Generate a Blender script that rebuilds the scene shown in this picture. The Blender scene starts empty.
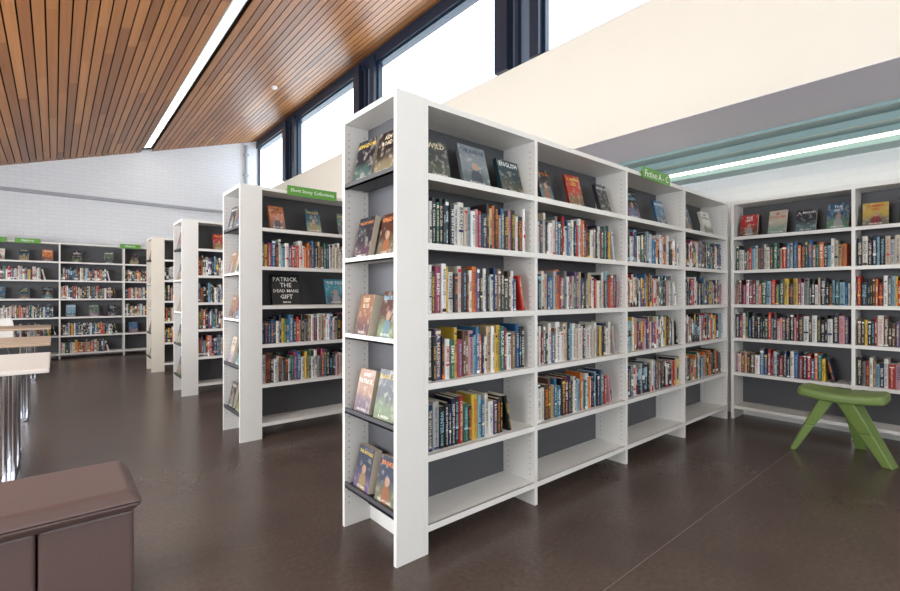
import bpy, math, random
from mathutils import Matrix, Vector
random.seed(31)
C=bpy.context
scene=C.scene
def s2l(c):
    return tuple(((v/255)/12.92 if v/255<=0.04045 else ((v/255+0.055)/1.055)**2.4) for v in c)
T=Matrix.Translation
def R(a,ax): return Matrix.Rotation(math.radians(a),4,ax)

# ------------------------------------------------------------ materials
def newmat(name):
    m=bpy.data.materials.new(name); m.use_nodes=True
    nt=m.node_tree; b=nt.nodes['Principled BSDF']
    return m,nt,b
def simple(name,rgb,rough=0.5,metal=0.0,noise=0.0,nscale=20,bump=0.0,spec=0.5):
    m,nt,b=newmat(name)
    c=s2l(rgb)
    b.inputs['Base Color'].default_value=(*c,1)
    b.inputs['Roughness'].default_value=rough
    b.inputs['Metallic'].default_value=metal
    b.inputs['Specular IOR Level'].default_value=spec
    if noise or bump:
        tc=nt.nodes.new('ShaderNodeTexCoord')
        n=nt.nodes.new('ShaderNodeTexNoise'); n.inputs['Scale'].default_value=nscale; n.inputs['Detail'].default_value=5
        nt.links.new(tc.outputs['Object'],n.inputs['Vector'])
        if noise:
            mr=nt.nodes.new('ShaderNodeMix'); mr.data_type='RGBA'
            mr.inputs[6].default_value=(*[v*(1-noise) for v in c],1)
            mr.inputs[7].default_value=(*[min(1,v*(1+noise)) for v in c],1)
            nt.links.new(n.outputs['Fac'],mr.inputs[0]); nt.links.new(mr.outputs[2],b.inputs['Base Color'])
        if bump:
            bp=nt.nodes.new('ShaderNodeBump'); bp.inputs['Strength'].default_value=bump; bp.inputs['Distance'].default_value=0.01
            nt.links.new(n.outputs['Fac'],bp.inputs['Height']); nt.links.new(bp.outputs[0],b.inputs['Normal'])
    return m
def emis(name,rgb,st):
    m,nt,b=newmat(name)
    b.inputs['Base Color'].default_value=(*rgb,1)
    b.inputs['Emission Color'].default_value=(*rgb,1)
    b.inputs['Emission Strength'].default_value=st
    return m
WHITE=simple('white_laminate',(238,236,232),0.38,noise=0.02,nscale=4)
DARK=simple('dark_grey_panel',(80,80,84),0.5,noise=0.06,nscale=8)
HOLE=simple('peg_hole',(70,68,66),0.8)
TAN=simple('cream_laminate',(232,224,210),0.45,noise=0.04,nscale=6)
GREEN=simple('green_sign',(92,158,58),0.4,noise=0.02)
SIGNTXT=simple('sign_text_white',(240,245,238),0.5,noise=0.01)
CREAM=simple('cream_plaster',(228,224,213),0.7,noise=0.02,nscale=2,bump=0.03)
SOFF=simple('soffit_grey',(228,225,235),0.6,noise=0.02,nscale=3)
TEAL=simple('teal_beam',(136,162,162),0.35,noise=0.04,nscale=5)
FRAME=simple('window_frame_dark',(34,46,64),0.3,noise=0.05)
STEEL=simple('window_frame_blue_grey',(96,112,132),0.3,noise=0.05)
CHROME=simple('chrome',(200,200,205),0.15,metal=1.0)
STOOL=simple('green_plastic',(118,142,76),0.38,noise=0.05,nscale=6)
LEATHER=simple('brown_leather',(104,84,80),0.4,noise=0.06,nscale=60,bump=0.12)
TABLEW=simple('pale_table_top',(226,219,212),0.35,noise=0.03,nscale=5)
TABLEO=simple('wood_table_top',(182,158,136),0.4,noise=0.12,nscale=6)
CHAIRM=simple('white_chair_shell',(225,222,216),0.4,noise=0.02)
PIPE=simple('grey_trunking',(160,163,170),0.5,noise=0.02)
PLAST=simple('white_plastic',(235,235,235),0.4,noise=0.01)
SEAM=simple('floor_weld',(126,113,105),0.5,noise=0.05)
LIGHTM=emis('led_diffuser',(1,0.94,0.84),7)
LIGHTC=emis('led_diffuser_low',(1,0.9,0.72),4.2)

def brickmat(name,horiz,rgb,bs=0.4,mort=0.9):
    m,nt,b=newmat(name); c=s2l(rgb)
    tc=nt.nodes.new('ShaderNodeTexCoord'); sp=nt.nodes.new('ShaderNodeSeparateXYZ'); cb=nt.nodes.new('ShaderNodeCombineXYZ')
    nt.links.new(tc.outputs['Object'],sp.inputs[0])
    nt.links.new(sp.outputs[0 if horiz=='x' else 1],cb.inputs[0]); nt.links.new(sp.outputs[2],cb.inputs[1])
    br=nt.nodes.new('ShaderNodeTexBrick'); br.inputs['Scale'].default_value=1.0
    br.inputs['Brick Width'].default_value=0.225; br.inputs['Row Height'].default_value=0.075
    br.inputs['Mortar Size'].default_value=0.006; br.inputs['Mortar Smooth'].default_value=0.3
    br.inputs['Color1'].default_value=(*c,1); br.inputs['Color2'].default_value=(*[v*0.97 for v in c],1)
    br.inputs['Mortar'].default_value=(*[v*mort for v in c],1)
    nt.links.new(cb.outputs[0],br.inputs['Vector']); nt.links.new(br.outputs['Color'],b.inputs['Base Color'])
    bp=nt.nodes.new('ShaderNodeBump'); bp.inputs['Strength'].default_value=bs; bp.inputs['Distance'].default_value=0.005; bp.invert=True
    nt.links.new(br.outputs['Fac'],bp.inputs['Height']); nt.links.new(bp.outputs[0],b.inputs['Normal'])
    b.inputs['Roughness'].default_value=0.6
    return m
BRX=brickmat('painted_brick_x','x',(226,228,233)); BRY=brickmat('painted_brick_y','y',(222,224,226),0.2,0.95)

def floormat():
    m,nt,b=newmat('brown_linoleum')
    tc=nt.nodes.new('ShaderNodeTexCoord')
    n1=nt.nodes.new('ShaderNodeTexNoise'); n1.inputs['Scale'].default_value=2.0; n1.inputs['Detail'].default_value=4
    n2=nt.nodes.new('ShaderNodeTexNoise'); n2.inputs['Scale'].default_value=45; n2.inputs['Detail'].default_value=5
    for n in (n1,n2): nt.links.new(tc.outputs['Object'],n.inputs['Vector'])
    ad=nt.nodes.new('ShaderNodeMath'); ad.operation='MULTIPLY'
    nt.links.new(n1.outputs['Fac'],ad.inputs[0]); nt.links.new(n2.outputs['Fac'],ad.inputs[1])
    cr=nt.nodes.new('ShaderNodeValToRGB')
    cr.color_ramp.elements[0].position=0.08; cr.color_ramp.elements[0].color=(*s2l((76,64,58)),1)
    cr.color_ramp.elements[1].position=0.45; cr.color_ramp.elements[1].color=(*s2l((97,83,76)),1)
    nt.links.new(ad.outputs[0],cr.inputs[0]); nt.links.new(cr.outputs[0],b.inputs['Base Color'])
    b.inputs['Roughness'].default_value=0.27
    b.inputs['Specular IOR Level'].default_value=0.5
    return m
FLOOR=floormat()

def attrnode(nt,name):
    a=nt.nodes.new('ShaderNodeAttribute'); a.attribute_name=name; return a
def math_(nt,op,a,b=None,c=None):
    n=nt.nodes.new('ShaderNodeMath'); n.operation=op
    for i,v in enumerate((a,b,c)):
        if v is None: continue
        if isinstance(v,(int,float)): n.inputs[i].default_value=v
        else: nt.links.new(v,n.inputs[i])
    return n.outputs[0]
def mixc(nt,f,a,b):
    n=nt.nodes.new('ShaderNodeMix'); n.data_type='RGBA'
    if isinstance(f,(int,float)): n.inputs[0].default_value=f
    else: nt.links.new(f,n.inputs[0])
    for i,v in ((6,a),(7,b)):
        if isinstance(v,tuple): n.inputs[i].default_value=v
        else: nt.links.new(v,n.inputs[i])
    return n.outputs[2]
def comb(nt,a,b,c):
    n=nt.nodes.new('ShaderNodeCombineXYZ')
    for i,v in enumerate((a,b,c)):
        if isinstance(v,(int,float)): n.inputs[i].default_value=v
        else: nt.links.new(v,n.inputs[i])
    return n.outputs[0]
def noise(nt,vec,scale=1.0,detail=2.0):
    n=nt.nodes.new('ShaderNodeTexNoise'); n.inputs['Scale'].default_value=scale; n.inputs['Detail'].default_value=detail
    nt.links.new(vec,n.inputs['Vector']); return n.outputs['Fac']
def smooth(nt,v,a,b):
    n=nt.nodes.new('ShaderNodeMapRange'); n.interpolation_type='SMOOTHSTEP'
    n.inputs['From Min'].default_value=a; n.inputs['From Max'].default_value=b
    nt.links.new(v,n.inputs['Value']); return n.outputs[0]

def woodmat():
    m,nt,b=newmat('cedar_slats')
    a=attrnode(nt,'Col'); tc=nt.nodes.new('ShaderNodeTexCoord')
    mp=nt.nodes.new('ShaderNodeMapping'); mp.inputs['Scale'].default_value=(30,0.8,30)
    nt.links.new(tc.outputs['Object'],mp.inputs[0])
    n=noise(nt,mp.outputs[0],1.0,6)
    f=math_(nt,'MULTIPLY_ADD',n,0.7,0.65)
    vm=nt.nodes.new('ShaderNodeVectorMath'); vm.operation='SCALE'
    nt.links.new(a.outputs['Color'],vm.inputs[0]); nt.links.new(f,vm.inputs['Scale'])
    nt.links.new(vm.outputs[0],b.inputs['Base Color']); b.inputs['Roughness'].default_value=0.42
    return m
WOOD=woodmat()

def spinemat():
    m,nt,b=newmat('book_spine')
    A=attrnode(nt,'Col'); B=attrnode(nt,'Acc'); uv=nt.nodes.new('ShaderNodeUVMap'); uv.uv_map='UVMap'
    sp=nt.nodes.new('ShaderNodeSeparateXYZ'); nt.links.new(uv.outputs[0],sp.inputs[0])
    u,v=sp.outputs[0],sp.outputs[1]; seed=math_(nt,'MULTIPLY',B.outputs['Alpha'],91.0)
    band=noise(nt,comb(nt,seed,math_(nt,'MULTIPLY',v,11.0),seed),1.0,0)
    bm=math_(nt,'GREATER_THAN',band,0.66)
    c1=mixc(nt,bm,A.outputs['Color'],B.outputs['Color'])
    inx=math_(nt,'MULTIPLY',math_(nt,'GREATER_THAN',u,0.25),math_(nt,'LESS_THAN',u,0.75))
    seg=math_(nt,'GREATER_THAN',noise(nt,comb(nt,seed,math_(nt,'MULTIPLY',v,22.0),1.3),1.0,0),0.47)
    let=math_(nt,'GREATER_THAN',noise(nt,comb(nt,math_(nt,'MULTIPLY',u,3.0),math_(nt,'MULTIPLY',v,230.0),seed),1.0,0),0.5)
    tm=math_(nt,'MULTIPLY',math_(nt,'MULTIPLY',inx,seg),let)
    tm=math_(nt,'MULTIPLY',tm,math_(nt,'GREATER_THAN',v,0.03))
    inv=mixc(nt,bm,B.outputs['Color'],A.outputs['Color'])
    c2=mixc(nt,math_(nt,'MULTIPLY',tm,0.85),c1,inv)
    lab=math_(nt,'MULTIPLY',math_(nt,'GREATER_THAN',v,0.018),math_(nt,'LESS_THAN',v,0.042))
    lab=math_(nt,'MULTIPLY',lab,math_(nt,'GREATER_THAN',B.outputs['Alpha'],0.8))
    c3=mixc(nt,lab,c2,(0.75,0.75,0.72,1))
    nt.links.new(c3,b.inputs['Base Color']); b.inputs['Roughness'].default_value=0.35
    return m
def plainattr(name,rough):
    m,nt,b=newmat(name); A=attrnode(nt,'Col'); nt.links.new(A.outputs['Color'],b.inputs['Base Color']); b.inputs['Roughness'].default_value=rough; return m
def covermat():
    m,nt,b=newmat('book_cover_art')
    A=attrnode(nt,'Col'); B=attrnode(nt,'Acc'); uv=nt.nodes.new('ShaderNodeUVMap'); uv.uv_map='UVMap'
    sp=nt.nodes.new('ShaderNodeSeparateXYZ'); nt.links.new(uv.outputs[0],sp.inputs[0])
    u,v=sp.outputs[0],sp.outputs[1]; seed=math_(nt,'MULTIPLY',B.outputs['Alpha'],77.0)
    n1=noise(nt,comb(nt,math_(nt,'MULTIPLY',u,2.5),math_(nt,'MULTIPLY',v,3.0),seed),1.0,5)
    hz=math_(nt,'ADD',v,math_(nt,'MULTIPLY_ADD',n1,0.5,-0.25))
    low=math_(nt,'SUBTRACT',1.0,smooth(nt,hz,0.2,0.52))
    hs=nt.nodes.new('ShaderNodeCombineColor'); hs.mode='HSV'
    nt.links.new(math_(nt,'FRACT',math_(nt,'MULTIPLY',B.outputs['Alpha'],13.7)),hs.inputs[0]); hs.inputs[1].default_value=.5
    nt.links.new(math_(nt,'MULTIPLY_ADD',math_(nt,'FRACT',math_(nt,'MULTIPLY',B.outputs['Alpha'],31.3)),0.3,0.04),hs.inputs[2])
    c1=mixc(nt,math_(nt,'MULTIPLY',low,0.75),A.outputs['Color'],hs.outputs[0])
    n1b=noise(nt,comb(nt,math_(nt,'MULTIPLY',u,5.0),math_(nt,'MULTIPLY',v,7.0),seed),1.0,6)
    c1=mixc(nt,math_(nt,'MULTIPLY',smooth(nt,n1b,0.5,0.7),0.35),c1,(0.75,0.7,0.6,1))
    du=math_(nt,'SUBTRACT',u,0.52); dv=math_(nt,'SUBTRACT',v,0.48)
    head=math_(nt,'ADD',math_(nt,'MULTIPLY',math_(nt,'MULTIPLY',du,du),60.0),math_(nt,'MULTIPLY',math_(nt,'MULTIPLY',dv,dv),90.0))
    dv2=math_(nt,'SUBTRACT',v,0.18)
    body=math_(nt,'ADD',math_(nt,'MULTIPLY',math_(nt,'MULTIPLY',du,du),22.0),math_(nt,'MULTIPLY',math_(nt,'MULTIPLY',dv2,dv2),18.0))
    has=math_(nt,'GREATER_THAN',B.outputs['Alpha'],0.5)
    hm=math_(nt,'MULTIPLY',math_(nt,'SUBTRACT',1.0,smooth(nt,head,0.8,1.1)),has); bm=math_(nt,'MULTIPLY',math_(nt,'SUBTRACT',1.0,smooth(nt,body,0.8,1.1)),has)
    c2=mixc(nt,math_(nt,'MULTIPLY',bm,0.85),c1,mixc(nt,0.35,(0.03,0.03,0.05,1),B.outputs['Color']))
    c2=mixc(nt,math_(nt,'MULTIPLY',hm,0.85),c2,(0.5,0.3,0.2,1))
    nt.links.new(c2,b.inputs['Base Color']); b.inputs['Roughness'].default_value=0.3
    return m
SPINE=spinemat(); COVER=plainattr('book_cover_plain',0.4); PAGES=plainattr('book_pages',0.8); ART=covermat(); INK=plainattr('book_ink',0.5)
BOOKM=[SPINE,COVER,PAGES,ART,INK]

# ------------------------------------------------------------ mesh builder
class MB:
    def __init__(s): s.v=[];s.f=[];s.m=[];s.col=[];s.acc=[];s.uv=[]
    def face(s,idx,mat=0,col=(1,1,1,1),acc=(1,1,1,1),uv=None):
        s.f.append(idx); s.m.append(mat); n=len(idx)
        s.col.extend([col]*n); s.acc.extend([acc]*n); s.uv.extend(uv if uv else [(0,0)]*n)
    def verts(s,pts,M=None):
        b=len(s.v)
        if M is None: s.v.extend([tuple(p) for p in pts])
        else: s.v.extend([tuple(M@Vector(p)) for p in pts])
        return b
    def box(s,lo,hi,mat=0,M=None,col=(1,1,1,1)):
        x0,y0,z0=lo;x1,y1,z1=hi
        b=s.verts([(x0,y0,z0),(x1,y0,z0),(x1,y1,z0),(x0,y1,z0),(x0,y0,z1),(x1,y0,z1),(x1,y1,z1),(x0,y1,z1)],M)
        for q in ((0,3,2,1),(4,5,6,7),(0,1,5,4),(1,2,6,5),(2,3,7,6),(3,0,4,7)):
            s.face([b+i for i in q],mat,col)
    def hull8(s,pts,mat=0,M=None):
        b=s.verts(pts,M)
        for q in ((0,3,2,1),(4,5,6,7),(0,1,5,4),(1,2,6,5),(2,3,7,6),(3,0,4,7)):
            s.face([b+i for i in q],mat)
    def cyl(s,p0,p1,r,n=12,mat=0,r2=None):
        p0=Vector(p0);p1=Vector(p1);d=(p1-p0).normalized()
        a=d.orthogonal().normalized();c=d.cross(a); r2=r if r2 is None else r2
        P=[p0+(a*math.cos(t)+c*math.sin(t))*r for t in [2*math.pi*i/n for i in range(n)]]
        Q=[p1+(a*math.cos(t)+c*math.sin(t))*r2 for t in [2*math.pi*i/n for i in range(n)]]
        b=s.verts(P+Q)
        for i in range(n): s.face([b+i,b+(i+1)%n,b+n+(i+1)%n,b+n+i],mat)
        s.face([b+i for i in range(n)][::-1],mat); s.face([b+n+i for i in range(n)],mat)
    def prism(s,poly,y0,y1,mat=0,axis='y'):
        n=len(poly)
        if axis=='y': P=[(a,y0,z) for a,z in poly]+[(a,y1,z) for a,z in poly]
        else: P=[(y0,a,z) for a,z in poly]+[(y1,a,z) for a,z in poly]
        b=s.verts(P)
        for i in range(n): s.face([b+i,b+(i+1)%n,b+n+(i+1)%n,b+n+i],mat)
        s.face([b+i for i in range(n)][::-1],mat); s.face([b+n+i for i in range(n)],mat)
    def build(s,name,mats,attrs=False,bevel=0,smooth=False,parent=None):
        me=bpy.data.meshes.new(name); me.from_pydata(s.v,[],s.f)
        for m in mats: me.materials.append(m)
        me.polygons.foreach_set('material_index',s.m)
        if attrs:
            for nm,dat in (('Col',s.col),('Acc',s.acc)):
                a=me.color_attributes.new(nm,'FLOAT_COLOR','CORNER'); a.data.foreach_set('color',[x for c in dat for x in c])
            u=me.uv_layers.new(name='UVMap'); u.data.foreach_set('uv',[x for c in s.uv for x in c])
        if smooth: me.polygons.foreach_set('use_smooth',[True]*len(s.f))
        me.update()
        o=bpy.data.objects.new(name,me); C.collection.objects.link(o)
        if not attrs:
            import bmesh
            bm=bmesh.new(); bm.from_mesh(me); bmesh.ops.recalc_face_normals(bm,faces=bm.faces); bm.to_mesh(me); bm.free()
        if bevel:
            bv=o.modifiers.new('bevel','BEVEL'); bv.width=bevel; bv.segments=3; bv.limit_method='ANGLE'
        if parent: o.parent=parent
        return o
def empty(name):
    o=bpy.data.objects.new(name,None); C.collection.objects.link(o); return o

_tc={}
def textgeo(t):
    if t in _tc: return _tc[t]
    cu=bpy.data.curves.new('t','FONT'); cu.body=t; cu.size=1; cu.resolution_u=1; cu.align_x='CENTER'; cu.align_y='CENTER'; cu.offset=.012
    o=bpy.data.objects.new('t',cu); C.collection.objects.link(o); C.view_layer.update()
    dg=C.evaluated_depsgraph_get(); me=o.evaluated_get(dg).to_mesh()
    vs=[tuple(v.co) for v in me.vertices]; fs=[tuple(p.vertices) for p in me.polygons]
    o.evaluated_get(dg).to_mesh_clear(); bpy.data.objects.remove(o); bpy.data.curves.remove(cu)
    x0=min(v[0] for v in vs);x1=max(v[0] for v in vs);y0=min(v[1] for v in vs);y1=max(v[1] for v in vs)
    vs=[(v[0]-(x0+x1)/2,v[1]-(y0+y1)/2,0) for v in vs]
    _tc[t]=(vs,fs,x1-x0,y1-y0); return _tc[t]
def addtext(mb,t,M,maxw,maxh,mat,col):
    vs,fs,w,h=textgeo(t); s=min(maxw/w,maxh/h)
    b=mb.verts([(x*s,0,y*s) for x,y,z in vs],M)
    for f in fs: mb.face([b+i for i in f],mat,col,col)

# ------------------------------------------------------------ books
PAL=[(236,232,224),(230,226,216),(242,240,236),(240,238,234),(238,232,220),(214,204,184),(208,52,42),(176,36,40),(128,30,36),(30,34,44),(22,24,28),(24,24,26),(28,28,32),(40,58,96),(30,84,134),(60,116,158),(140,180,196),
     (50,110,88),(34,70,62),(228,190,72),(220,120,52),(204,176,136),(150,120,90),(92,66,52),(150,58,92),(212,160,168),(98,82,122),(196,198,198),(130,132,134),(240,240,238),(26,40,68),(54,44,46),(34,30,34),(244,242,238)]
ACC=[(245,242,235),(250,250,250),(235,200,90),(200,40,40),(30,30,34),(30,50,90),(240,225,190),(240,140,60),(150,200,220)]
def lum(c): return .3*c[0]+.6*c[1]+.1*c[2]
def pick(pal=PAL):
    c=random.choice(pal); a=random.choice(ACC); k=0
    while abs(lum(a)-lum(c))<85 and k<30: a=random.choice(ACC); k+=1
    j=random.uniform(.84,1.0); c=tuple(min(255,v*j) for v in c)
    return (*s2l(c),1),(*s2l(a),random.random())
WORDS=['THE LAST LIGHT','SILENT HOUR','WINTER','JAMES PATRICK','RIVER HOUSE','GONE','DARK WATER','THE GIFT','A. MARSH','NIGHT TRAIN','SUMMER LIES','COLD GRAVE','HARROW','THE ISLAND','LOST GIRL','BLACK SEA','ORCHARD','M. COLLINS','BROKEN','THE WITNESS','KINGDOM','ASH ROAD','STONE','FALLEN','SHADOWS','ROSE COTTAGE','THE VISITOR','EMPIRE','HUNTED','DEEP BLUE']
PG=(*s2l((222,212,190)),1)
def add_book(mb,M,w,h,d,real=False):
    col,acc=pick(); r=min(.22*w,.006)
    pr=[(0,r),(w*.15,r*.35),(w*.5,0),(w*.85,r*.35),(w,r)]
    t=min(.002,w*.15)
    pts=[(x,y,0) for x,y in pr]+[(x,y,h) for x,y in pr]+[(0,d,0),(w,d,0),(0,d,h),(w,d,h),(t,d,h),(w-t,d,h),(t,r,h),(w-t,r,h)]
    b=mb.verts(pts,M)
    for i in range(4):
        mb.face([b+i,b+i+1,b+6+i,b+5+i],0 if not real else 1,col,acc,[(pr[i][0]/w,0),(pr[i+1][0]/w,0),(pr[i+1][0]/w,h),(pr[i][0]/w,h)])
    mb.face([b+4,b+11,b+13,b+9],1,col,acc); mb.face([b+10,b+0,b+5,b+12],1,col,acc)
    mb.face([b+11,b+10,b+12,b+13],2,PG,acc)
    mb.face([b+5,b+6,b+7,b+8,b+9,b+17,b+16],1,col,acc)
    mb.face([b+5,b+16,b+14,b+12],1,col,acc); mb.face([b+17,b+9,b+13,b+15],1,col,acc)
    mb.face([b+16,b+17,b+15,b+14],2,PG,acc)
    if real:
        a3=(*acc[:3],1)
        k=random.random()
        addtext(mb,random.choice(WORDS),M@T((w/2,-.0006,h*.62))@R(90,'Y'),h*.54,w*.6,4,a3)
        addtext(mb,random.choice(WORDS),M@T((w/2,-.0006,h*.2))@R(90,'Y'),h*.28,w*.42,4,a3)
        if k<.4:
            z0=h*random.choice((.9,.86,.02,.33)); z1=z0+h*random.uniform(.03,.09)
            z1=min(z1,h-.001); y=-.0003
            q=mb.verts([(w*.1,y,z0),(w*.9,y,z0),(w*.9,y,z1),(w*.1,y,z1)],M); mb.face([q,q+1,q+2,q+3],4,a3,a3)
def add_cover(mb,M,w,h,t,title=True,pal=None,txt=None):
    col,acc=pick(pal or PAL)
    plain=bool(txt) and len(txt)>2
    if plain: acc=(*s2l((240,238,230)),.3)
    P=[(-w/2,0,0),(w/2,0,0),(w/2,t,0),(-w/2,t,0),(-w/2,0,h),(w/2,0,h),(w/2,t,h),(-w/2,t,h)]
    b=mb.verts(P,M)
    mb.face([b,b+1,b+5,b+4],1 if plain else 3,col,acc,[(0,0),(1,0),(1,1),(0,1)])
    mb.face([b+2,b+3,b+7,b+6],1,col,acc); mb.face([b+3,b,b+4,b+7],1,col,acc)
    mb.face([b+1,b+2,b+6,b+5],2,PG,acc); mb.face([b+4,b+5,b+6,b+7],2,PG,acc); mb.face([b,b+3,b+2,b+1],2,PG,acc)
    if title:
        a3=(*acc[:3],1); t0=random.choice(WORDS)
        lines=txt or (t0.split(' ') if random.random()<.6 else [t0])
        z=h*.86; st=h*(.2 if txt else .14)
        for ln in lines:
            addtext(mb,ln,M@T((0,-.0008,z)),w*.88,st*.74,4,a3); z-=st
        addtext(mb,random.choice(WORDS),M@T((0,-.0008,h*.07)),w*.7,h*.06,4,(*s2l((245,240,225)),1))
        if t>.028:
            addtext(mb,random.choice(WORDS),M@T((-w/2-.0006,t/2,h*.55))@R(-90,'Z')@R(90,'Y'),h*.7,t*.5,4,a3)
def fill_row(mb,M,length,real=False,maxh=.275,depth=.15):
    x=.004
    hb=random.uniform(.2,.215)
    while True:
        w=random.choice((random.uniform(.014,.026),random.uniform(.022,.04)))
        if x+w>length: break
        h=min(maxh,hb+random.choice((random.uniform(-.025,.004),random.uniform(.01,.04))))
        y=random.uniform(0,.012)
        d=random.uniform(.12,depth)
        add_book(mb,M@T((x,y,.0005)),w,h,d,real)
        x+=w+random.uniform(.0003,.0015)
    return x

LV=[.13,.455,.79,1.115,1.445,1.77]; H=2.115; ST=.03
def holes(mb,x,ys,z0,z1,M,sgn):
    n=6; z=z0
    while z<z1:
        for y in ys:
            b=mb.verts([(x,y+.0032*math.cos(2*math.pi*i/n),z+.0032*math.sin(2*math.pi*i/n)) for i in range(n)],M)
            mb.face([b+i for i in range(n)],2)
        z+=.032
def bookcase(name,M,posts,depth,double,endw=0,detail=True,wood=False,levels=LV,Ht=H):
    mb=MB(); hd=depth/2 if double else depth
    pt=.024
    mats=[WHITE,DARK,HOLE,TAN]
    pm=3 if wood else 0
    for i,p in enumerate(posts):
        x0=p if i<len(posts)-1 else p-pt
        if i>0 and i<len(posts)-1: x0=p-pt/2
        mb.box((x0,0,0),(x0+pt,depth,Ht),pm if i==0 else 0,M)
    for i in range(len(posts)-1):
        a=posts[i]+pt/2+(pt/2 if i==0 else 0); c=posts[i+1]-pt/2-(pt/2 if i==len(posts)-2 else 0)
        if double: mb.box((a,hd-.008,.1),(c,hd+.008,Ht-.03),1,M)
        else: mb.box((a,hd-.012,.1),(c,hd-.002,Ht-.03),1,M)
        mb.box((a,0.0,Ht-.032),(c,depth,Ht-.004),0,M)
        fb=hd-.008 if double else hd-.012
        for z in levels:
            mb.box((a,.004,z-.006),(c,fb,z),0,M)
            mb.box((a,.002,z-ST),(c,.012,z),0,M)
            if double:
                mb.box((a,hd+.008,z-.006),(c,depth-.004,z),0,M)
                mb.box((a,depth-.012,z-ST),(c,depth-.002,z),0,M)
        if detail:
            for (xx,s) in ((c-.0006,-1),(a+.0006,1)):
                holes(mb,xx,(.035,hd-.05),.17,Ht-.06,M,s)
    if endw:
        mb.box((0,0,0),(endw-.0005,.022,Ht),pm,M); mb.box((0,depth-.022,0),(endw-.0005,depth,Ht),pm,M)
        mb.box((endw-.012,.0225,.08),(endw-.001,depth-.0225,Ht-.03),1,M)
        mb.box((0.0,.0225,Ht-.03),(endw-.001,depth-.0225,Ht-.004),0,M)
        for k,z in enumerate(ENDLV):
            mat=1 if k in (0,1,4) else 0
            mb.box((.012,.0225,z-.006),(endw-.013,depth-.0225,z),mat,M)
            mb.box((.0,.0225,z-.012),(.008,depth-.0225,z+.016),mat,M)
            mb.box((.0,.0225,z-.012),(.014,depth-.0225,z-.004),mat,M)
        n=6
        for yy in (.0229,depth-.0229):
            z=.12
            while z<Ht-.06:
                for xx in (.025,endw-.035):
                    b=mb.verts([(xx+.0032*math.cos(2*math.pi*i/n),yy,z+.0032*math.sin(2*math.pi*i/n)) for i in range(n)],M)
                    mb.face([b+i for i in range(n)],2)
                z+=.032
    return mb.build(name,mats)
ENDLV=[.22,.605,.99,1.375,1.76]
def end_books(mb,M,depth,real):
    for z in ENDLV:
        for yc in (.14,.35):
            w=random.uniform(.14,.16); h=random.uniform(.205,.24); t=random.choice((.03,.04,.05))
            Me=M@T((.018,yc+random.uniform(-.01,.01),z+t*.24+.001))@R(-90,'Z')@R(random.uniform(-5,5),'Z')@R(-12,'X')
            add_cover(mb,Me,w,h,t,real,pal=EPAL)
EPAL=[(40,36,40),(120,60,42),(84,44,34),(130,54,48),(190,160,130),(60,66,84),(160,104,72),(30,36,48),(150,108,80),(206,190,168),(60,44,40)]
DPAL=[(24,26,32),(30,60,110),(60,110,150),(180,40,44),(210,60,44),(238,234,226),(226,214,190),(80,100,84),(210,120,60),(214,180,90),(216,160,170),(130,170,190),(40,36,40),(30,70,84),(50,50,60)]

def build_rows(M,posts,spec,real_bays=(),levels=LV,pt=.024):
    bk=MB(); dp=MB()
    for i in range(len(posts)-1):
        a=posts[i]+(.026 if i==0 else .014); c=posts[i+1]-(.026 if i==len(posts)-2 else .014)
        for li,z in enumerate(levels):
            s=spec(i,li)
            if s is None: continue
            Mr=M@T((a,.03,z))
            real=i in real_bays
            if s[0]=='b':
                x=fill_row(bk,Mr,(c-a)*s[1],real,depth=.15)
                if s[1]<.97 and (c-a)-x>.09: lean_book2(bk,Mr,x,real)
            else:
                n=s[1]; L=c-a
                for k in range(n):
                    w=random.uniform(.13,.16); h=random.uniform(.195,.235); t=random.choice((.02,.026))
                    xc=(k+.5)*L/n+random.uniform(-.02,.02)
                    Md=M@T((a+xc,.06,z+t*.28+.001))@R(random.uniform(-8,8),'Z')@R(-15,'X')
                    if len(s)>2 and k<len(s[2]):
                        w,h,txt,pal=s[2][k]
                        add_cover(dp,Md,w,h,t,True,pal=pal,txt=txt)
                    else: add_cover(dp,Md,w,h,t,real or i<4,pal=DPAL)
    return bk,dp
def lean_book2(mb,M,x,real):
    a=12; w=.022; hh=.2
    add_book(mb,M@T((x+hh*math.sin(math.radians(a))+.004,0,.0006))@R(-a,'Y'),w,hh,.14,real)

X0=1.146; EW=.152; UD=.503; YS=[1.715,3.987,6.26,8.53]
P1=[EW,.955,1.958,2.905,3.86]
P2=[EW,1.15,2.12]
def spec1(i,l):
    if l==0: return None
    if l==5:
        if i==0: return ('d',3,[(.13,.2,['WILD'],[(70,76,74)]),(.2,.23,['THE BRIDGE'],[(150,160,168)]),(.19,.2,['ENGLISH'],[(24,60,72)])])
        return ('d',3) if i==1 else ('d',2)
    f={0:{4:.98,3:.86,2:.97,1:.72},1:{4:.88,3:.99,2:.88,1:.82},2:{4:.99,3:.86,2:.9,1:.99},3:{4:.99,3:.99,2:.99,1:.9}}[i][l]
    return ('b',f)
def spec2(i,l):
    if l==0: return None
    if l==5: return ('d',3)
    if l==3: return ('d',2,[(.25,.265,['PATRICK','THE','DEAD MANS','GIFT'],[(22,22,26)]),(.19,.24,['THE TIDE'],[(60,150,170)])]) if i==0 else ('d',3)
    return ('b',.98 if l!=2 else .99)
def spec3(i,l):
    if l==0: return None
    if l==5: return ('d',2)
    return ('b',random.uniform(.8,.99))
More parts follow.
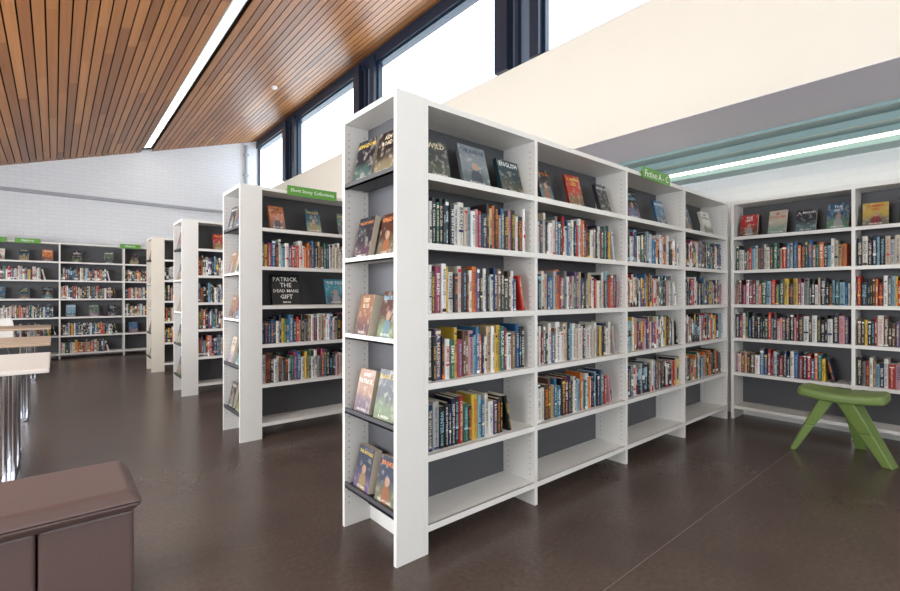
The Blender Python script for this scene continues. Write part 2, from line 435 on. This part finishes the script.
for k,y in enumerate(YS):
    M=T((X0,y,0)); P=P1 if k==0 else P2
    bookcase('library_bookcase',M,P,UD,True,endw=EW,detail=(k<2),wood=(k==3))
    bk,dp=build_rows(M,P,[spec1,spec2,spec3,spec3][k],real_bays=(0,1) if k==0 else ((0,) if k==1 else ()))
    end_books(dp,M,UD,k<2)
    bk.build('library_books',BOOKM,attrs=True); dp.build('display_books',BOOKM,attrs=True)
XR=5.05
MR=T((XR,1.70,0))@R(-90,'Z')
PR=[0,.916,1.832,2.748,3.664]
bookcase('wall_bookcase',MR,PR,.265,False,detail=True)
def specR(i,l):
    if l==0: return None
    if l==5: return ('d',4)
    if i==0 and l==1: return ('b',.8)
    return ('b',.99)
bk,dp=build_rows(MR,PR,specR,real_bays=(0,1))
bk.build('library_books',BOOKM,attrs=True); dp.build('display_books',BOOKM,attrs=True)
YB=11.45
LB=[.1,.44,.79,1.14,1.49,1.84]
MBk=T((-2.93,YB,0)); PB=[0,1.0,2.0,3.0,4.0,5.0,6.0,6.68]
bookcase('wall_bookcase',MBk,PB,.3,False,detail=False,Ht=2.2,levels=LB)
def specB(i,l):
    if l==5: return ('d',2 if i%2 else 3)
    if l==0: return ('b',.7) if i%2 else None
    if (i+l)%4==1: return ('d',3)
    return ('b',random.uniform(.7,.95))
bk,dp=build_rows(MBk,PB,specB,levels=LB)
bk.build('library_books',BOOKM,attrs=True); dp.build('display_books',BOOKM,attrs=True)

def sign(x0,x1,y,z0,z1,t):
    mb=MB(); mb.box((x0,y-.006,z0),(x1,y,z1),0); mb.box((x0,y,z0+.047),(x1,y+.05,z0+.05),0)
    w=x1-x0
    addtext(mb,t,T(((x0+x1)/2,y-.007,(z0+z1)/2)),w*.88,(z1-z0)*.62,1,(1,1,1,1))
    mb.build('section_sign',[GREEN,SIGNTXT])
sign(3.30,3.74,1.705,2.07,2.155,'Fiction A - C')
sign(1.53,1.99,3.977,2.07,2.155,'Short Story Collections')
sign(1.6,2.0,6.25,2.07,2.15,'Crime')
for x in (-1.0,-.55,1.0): sign(x,x+.35,YB-.01,2.155,2.24,'History')

# ------------------------------------------------------------ room shell
XL=-3.0; XW=3.8; XRW=5.33; YR=-2.6; YB2=11.9
def zc(x): return 3.59+.31*(x+.77)
mb=MB(); mb.box((XL-.2,YR-.2,-.1),(XRW+.2,YB2+.2,0)); mb.build('floor',[FLOOR])
mb=MB(); mb.box((-2.9,1.038,0),(5.0,1.041,.001)); mb.box((-2.9,6.9,0),(1.1,6.903,.001)); mb.build('trim_1',[SEAM])
mb=MB(); mb.prism([(XL-.2,0),(XRW+.2,0),(XRW+.2,2.9),(XW+.05,2.9),(XW+.05,zc(XW)+.12),(XL-.2,zc(XL-.2)+.12)],YB2,YB2+.2); mb.build('wall_back',[BRX])
mb=MB(); a,c,z0,z1=-1.6,3.2,.7,2.7
mb.box((XL-.2,YR-.2,0),(a,YR,2.95)); mb.box((c,YR-.2,0),(XRW+.2,YR,2.95)); mb.box((a,YR-.2,0),(c,YR,z0)); mb.box((a,YR-.2,z1),(c,YR,2.95))
mb.prism([(XL-.2,2.95),(XW+.05,2.95),(XW+.05,zc(XW)+.12),(XL-.2,zc(XL-.2)+.12)],YR-.2,YR); mb.build('wall_rear',[CREAM])
mb=MB(); mb.box((XL-.2,YR,0),(XL,0,zc(XL)+.05)); mb.box((XL-.2,9,0),(XL,YB2,zc(XL)+.05)); mb.box((XL-.2,0,0),(XL,9,.7)); mb.box((XL-.2,0,2.6),(XL,9,zc(XL)+.05)); mb.build('wall_left',[CREAM])
mb=MB(); mb.box((XRW,YR,0),(XRW+.2,YB2,2.75)); mb.build('wall_right',[BRY])
ZB=2.61; ZS=3.67
mb=MB(); mb.box((XW,YR,ZB),(XW+.25,YB2,ZS)); mb.build('wall_bulkhead',[CREAM])
def glassmat():
    m=bpy.data.materials.new('window_glass'); m.use_nodes=True; nt=m.node_tree; nt.nodes.clear()
    o=nt.nodes.new('ShaderNodeOutputMaterial'); t=nt.nodes.new('ShaderNodeBsdfTransparent'); g=nt.nodes.new('ShaderNodeBsdfGlossy'); g.inputs['Roughness'].default_value=0.02
    t.inputs[0].default_value=(.95,.98,1,1); x=nt.nodes.new('ShaderNodeMixShader'); x.inputs[0].default_value=.06
    nt.links.new(t.outputs[0],x.inputs[1]); nt.links.new(g.outputs[0],x.inputs[2]); nt.links.new(x.outputs[0],o.inputs[0]); return m
GLASS=glassmat()
ZT=4.84
MY=[.25,3.37,6.6,9.75]
edges=[YR]+MY+[YB2]
mb=MB()
mb.box((XW,YR,ZT),(XW+.2,YB2,zc(XW)+.02),0)
for y in MY:
    mb.box((XW-.03,y-.32,ZS+.002),(XW+.14,y-.2,ZT+.1),0)
    mb.box((XW+.05,y-.2,ZS+.003),(XW+.12,y+.1,ZT+.1),1)
    mb.box((XW+.0,y-.02,ZS+.004),(XW+.12,y+.03,ZT+.1),0)
    mb.box((XW-.05,y+.1,ZS+.001),(XW+.12,y+.29,ZT+.1),0)
mb.build('trim_2',[FRAME,STEEL],bevel=.004)
for i in range(5):
    a=edges[i]+(.29 if i else 0)+.002; c=edges[i+1]-(.32 if i<4 else 0)-.002
    e=empty('window_%d'%(i+1))
    mb=MB()
    mb.box((XW+.04,a,ZS+.002),(XW+.1,a+.035,ZT),0); mb.box((XW+.04,c-.035,ZS+.002),(XW+.1,c,ZT),0)
    mb.box((XW+.04,a+.035,ZS+.002),(XW+.1,c-.035,ZS+.03),0); mb.box((XW+.04,a+.035,ZT-.03),(XW+.1,c-.035,ZT),0)
    mb.build('frame',[FRAME],parent=e)
    mb=MB(); mb.box((XW+.065,a+.035,ZS+.03),(XW+.07,c-.035,ZT-.03),0); mb.build('glass',[GLASS],parent=e)
def wframe(name,pts,axis):
    e=empty(name); mb=MB(); a,c,z0,z1,p,nm=pts
    def bx(u0,u1,w0,w1):
        if axis=='x': mb.box((u0,p,w0),(u1,p+.06,w1))
        else: mb.box((p,u0,w0),(p+.06,u1,w1))
    bx(a,c,z0,z0+.06); bx(a,c,z1-.06,z1)
    for i in range(nm+1):
        u=a+(c-a-.06)*i/nm; bx(u,u+.06,z0+.06,z1-.06)
    mb.build('frame',[FRAME],parent=e)
wframe('window_6',(-1.6,3.2,.7,2.7,YR-.12,4),'x')
wframe('window_7',(0,9,.7,2.6,XL-.12,6),'y')

SW=.098; GAP=.013
mb=MB()
x=XL; LX0,LX1=1.42,1.53
browns=[(162,106,60),(172,115,67),(150,96,54),(180,123,74),(166,110,64),(140,90,51)]
def slat(xa,xb,y0,y1):
    c=(*s2l(random.choice(browns)),1)
    za,zb=zc(xa),zc(xb)
    b=mb.verts([(xa,y0,za),(xb,y0,zb),(xb,y1,zb),(xa,y1,za),(xa,y0,za+.02),(xb,y0,zb+.02),(xb,y1,zb+.02),(xa,y1,za+.02)])
    for q in ((0,3,2,1),(4,5,6,7),(0,1,5,4),(1,2,6,5),(2,3,7,6),(3,0,4,7)): mb.face([b+i for i in q],0,c)
while x<XW-.01:
    xa,xb=x,min(x+SW-GAP,XW)
    segs=[YR]; y=YR+random.uniform(.5,4)
    while y<YB2: segs.append(y); y+=random.uniform(2.4,4.2)
    segs.append(YB2)
    if not (xb>LX0 and xa<LX1):
        for i in range(len(segs)-1): slat(xa,xb,segs[i],segs[i+1]-.002)
    x+=SW
DK=simple('ceiling_backing',(30,22,18),0.9,noise=.05)
slats=mb.build('ceiling',[WOOD],attrs=True)
mb=MB()
mb.prism([(XL-.2,zc(XL-.2)+.055),(XW+.2,zc(XW+.2)+.055),(XW+.2,zc(XW+.2)+.12),(XL-.2,zc(XL-.2)+.12)],YR,YB2)
mb.build('backing_board',[DK],parent=slats)
def strip(x0,x1,y0,y1):
    e=empty('linear_ceiling_light'); mb=MB()
    mb.prism([(x0,zc(x0)+.002),(x1,zc(x1)+.002),(x1,zc(x1)+.02),(x0,zc(x0)+.02)],y0,y1); mb.build('diffuser',[LIGHTM],parent=e)
    mb=MB()
    for a,c in ((x0-.02,x0-.001),(x1+.001,x1+.02)):
        mb.prism([(a,zc(a)-.004),(c,zc(c)-.004),(c,zc(c)+.04),(a,zc(a)+.04)],y0,y1)
    mb.build('housing',[PLAST],parent=e)
strip(1.425,1.525,YR+.1,11.5)
mb=MB(); mb.box((XW+.001,YR,ZB-.004),(4.59,YB2,ZB+.0)); mb.box((XW+.251,YR,ZB),(4.59,YB2,ZB+.1)); mb.build('ceiling_soffit',[SOFF])
mb=MB()
mb.prism([(4.59,2.58),(4.78,2.58),(4.80,2.53),(4.97,2.53),(4.97,2.48),(5.07,2.48),(5.09,2.43),(XRW,2.43),(XRW,2.75),(4.59,2.75)],YR,YB2)
mb.build('ceiling_beam',[TEAL])
e=empty('linear_alcove_light'); mb=MB(); mb.box((4.99,YR+.1,2.465),(5.045,YB2-.2,2.4795)); mb.build('diffuser',[LIGHTC],parent=e)
def detector(x,y,z):
    mb=MB(); mb.cyl((x,y,z),(x,y,z-.02),.05,20); mb.cyl((x,y,z-.02),(x,y,z-.045),.044,20,r2=.03); mb.build('smoke_detector',[PLAST],bevel=.002)
detector(2.8,7.85,zc(2.8))
mb=MB(); mb.box((XL+.1,YB2-.06,3.14),(3.6,YB2,3.2)); mb.build('trim_3',[PIPE],bevel=.005)
mb=MB(); mb.cyl((3.55,YB2-.05,3.2),(3.55,YB2-.05,4.85),.035)
for z in (3.5,4.1,4.6): mb.box((3.5,YB2-.095,z),(3.6,YB2,z+.04))
mb.build('wall_pipe',[PIPE])
mb=MB(); mb.box((XL,YB2-.015,0),(XRW,YB2,.1)); mb.build('baseboard_back',[WHITE])
mb=MB(); mb.box((XRW-.012,YR,0),(XRW,YB2-.02,.1)); mb.build('baseboard_right',[WHITE])

# ------------------------------------------------------------ furniture
e=empty('upholstered_bench')
mb=MB(); mb.box((-.9,2.17,.03),(-.052,2.56,.375)); mb.box((-.046,2.17,.03),(.235,2.56,.375))
mb.build('base',[LEATHER],bevel=.014,parent=e)
mb=MB()
x0,x1,y0,y1=-.92,.262,2.12,2.6
mb.hull8([(x0,y0+.03,.372),(x1-.035,y0+.03,.372),(x1-.035,y1-.03,.372),(x0,y1-.03,.372),(x0,y0,.41),(x1,y0,.41),(x1,y1,.41),(x0,y1,.41)])
mb.hull8([(x0,y0,.41),(x1,y0,.41),(x1,y1,.41),(x0,y1,.41),(x0+.02,y0+.03,.46),(x1-.04,y0+.03,.46),(x1-.04,y1-.03,.46),(x0+.02,y1-.03,.46)])
mb.build('seat_cushion',[LEATHER],bevel=.014,parent=e)
mb=MB()
for xx in (-.8,.14):
    for yy in (2.22,2.5): mb.cyl((xx,yy,0),(xx,yy,.035),.02)
mb.build('feet',[DARK],parent=e)

def table(x0,x1,y0,y1,top,z=.745):
    e=empty('study_table'); mb=MB(); mb.box((x0,y0,z-.028),(x1,y1,z)); mb.build('top',[top],bevel=.006,parent=e)
    mb=MB()
    for xx in (x0+.2,x1-.2):
        for s in (-.022,.022):
            for yy in (y0+.34,y1-.34):
                mb.cyl((xx+s,yy,.03),(xx+s,yy,z-.03),.014)
        mb.box((xx-.03,y0+.1,.008),(xx+.03,y1-.1,.032)); mb.box((xx-.04,y0+.2,z-.045),(xx+.04,y1-.2,z-.0285))
        for yy in (y0+.13,y1-.13): mb.cyl((xx,yy,0),(xx,yy,.01),.022)
    mb.build('legs',[CHROME],parent=e)
table(-1.5,-.025,3.84,4.95,TABLEW)
table(-1.5,-.03,5.9,6.95,TABLEO)
table(-1.5,-.04,8.7,9.6,TABLEO)
def chair(x,y,rot):
    e=empty('shell_chair'); M=T((x,y,0))@R(rot,'Z')
    prof=[(-.21,.44),(-.18,.455),(-.05,.445),(.1,.44),(.17,.46),(.2,.52),(.22,.62),(.25,.74),(.265,.82)]
    wid=[.19,.215,.22,.22,.21,.2,.21,.2,.16]
    mb=MB(); nx=8
    for (yy,zz),w in zip(prof,wid):
        for i in range(nx+1):
            u=-1+2*i/nx
            mb.verts([(u*w,yy-(.03*u*u if zz>.5 else 0),zz+.02*u*u)],M)
    for r in range(len(prof)-1):
        for i in range(nx): q=r*(nx+1)+i; mb.face([q,q+1,q+nx+2,q+nx+1])
    o=mb.build('shell',[CHAIRM],smooth=True,parent=e)
    so=o.modifiers.new('s','SOLIDIFY'); so.thickness=.012; su=o.modifiers.new('u','SUBSURF'); su.levels=1; su.render_levels=1
    mb=MB()
    for sx in (-1,1):
        for sy in (-1,1):
            mb.cyl(M@Vector((sx*.21,sy*.2,0)),M@Vector((sx*.13,sy*.1,.435)),.011)
    mb.build('legs',[CHROME],parent=e)
chair(-.72,10.45,0); chair(-.75,7.6,0); chair(-.9,5.4,180)

e=empty('green_stool')
mb=MB(); cx,cy=4.5,.76; NX,NY=8,14; LXs,LYs=.16,.262
for j in range(NY+1):
    v=-1+2*j/NY
    for i in range(NX+1):
        u=-1+2*i/NX
        px=u*math.sqrt(1-.18*v*v*v*v); py=v*math.sqrt(1-.12*u*u*u*u)
        mb.verts([(cx+px*LXs,cy+py*LYs,.42+.022*v*v-.006*u*u)])
for j in range(NY):
    for i in range(NX): q=j*(NX+1)+i; mb.face([q,q+1,q+NX+2,q+NX+1])
o=mb.build('seat',[STOOL],smooth=True,parent=e)
so=o.modifiers.new('s','SOLIDIFY'); so.thickness=.065; so.offset=1
bv=o.modifiers.new('b','BEVEL'); bv.width=.018; bv.segments=3; bv.limit_method='ANGLE'
mb=MB()
def leg(top,bot,wt,wb,tt,tb,d):
    t=Vector(top); b=Vector(bot); d=Vector(d).normalized(); n=Vector((-d.y,d.x,0))
    def ring(p,w,th): return [p-d*w-n*th,p+d*w-n*th,p+d*w+n*th,p-d*w+n*th]
    mid=(t+b)/2
    mb.hull8([tuple(v) for v in ring(b,wb,tb)+ring(mid,(wt+wb)/2*.9,(tt+tb)/2)])
    mb.hull8([tuple(v) for v in ring(mid,(wt+wb)/2*.9,(tt+tb)/2)+ring(t,wt,tt)])
leg((4.44,.84,.43),(4.42,1.05,0),.055,.036,.045,.02,(1,.2,0))
leg((4.44,.72,.43),(4.44,.49,0),.075,.055,.055,.03,(1,-.2,0))
leg((4.58,.74,.43),(4.80,.70,0),.055,.035,.035,.016,(0,1,0))
mb.build('legs',[STOOL],bevel=.008,parent=e)

# ------------------------------------------------------------ light
w=bpy.data.worlds.new('World'); scene.world=w; w.use_nodes=True
bg=w.node_tree.nodes['Background']; bg.inputs[0].default_value=(.86,.94,1,1); bg.inputs[1].default_value=3.4
def area(name,loc,rot,sx,sy,p,col):
    l=bpy.data.lights.new(name,'AREA'); l.shape='RECTANGLE'; l.size=sx; l.size_y=sy; l.energy=p; l.color=col
    o=bpy.data.objects.new(name,l); o.location=loc; o.rotation_euler=[math.radians(a) for a in rot]; C.collection.objects.link(o)
area('rear_window_fill',(.8,YR+.03,1.75),(90,0,180),4.6,1.8,250,(1,.985,.96))  # added fill lamp just inside the unseen rear window, supplements the sky light
area('left_window_fill',(XL+.03,4.5,1.7),(90,0,-90),8.6,1.7,225,(.97,.98,1))  # second added lamp, brightens the room from the unseen left window

cam=bpy.data.cameras.new('camera'); cam.sensor_width=36; cam.lens=466/900*36; cam.clip_start=.05
co=bpy.data.objects.new('camera',cam); co.location=(0,0,1.2); co.rotation_euler=(math.radians(90),0,math.radians(-40.3)); C.collection.objects.link(co)
scene.camera=co
scene.view_settings.view_transform='Standard'
scene.view_settings.exposure=0.5
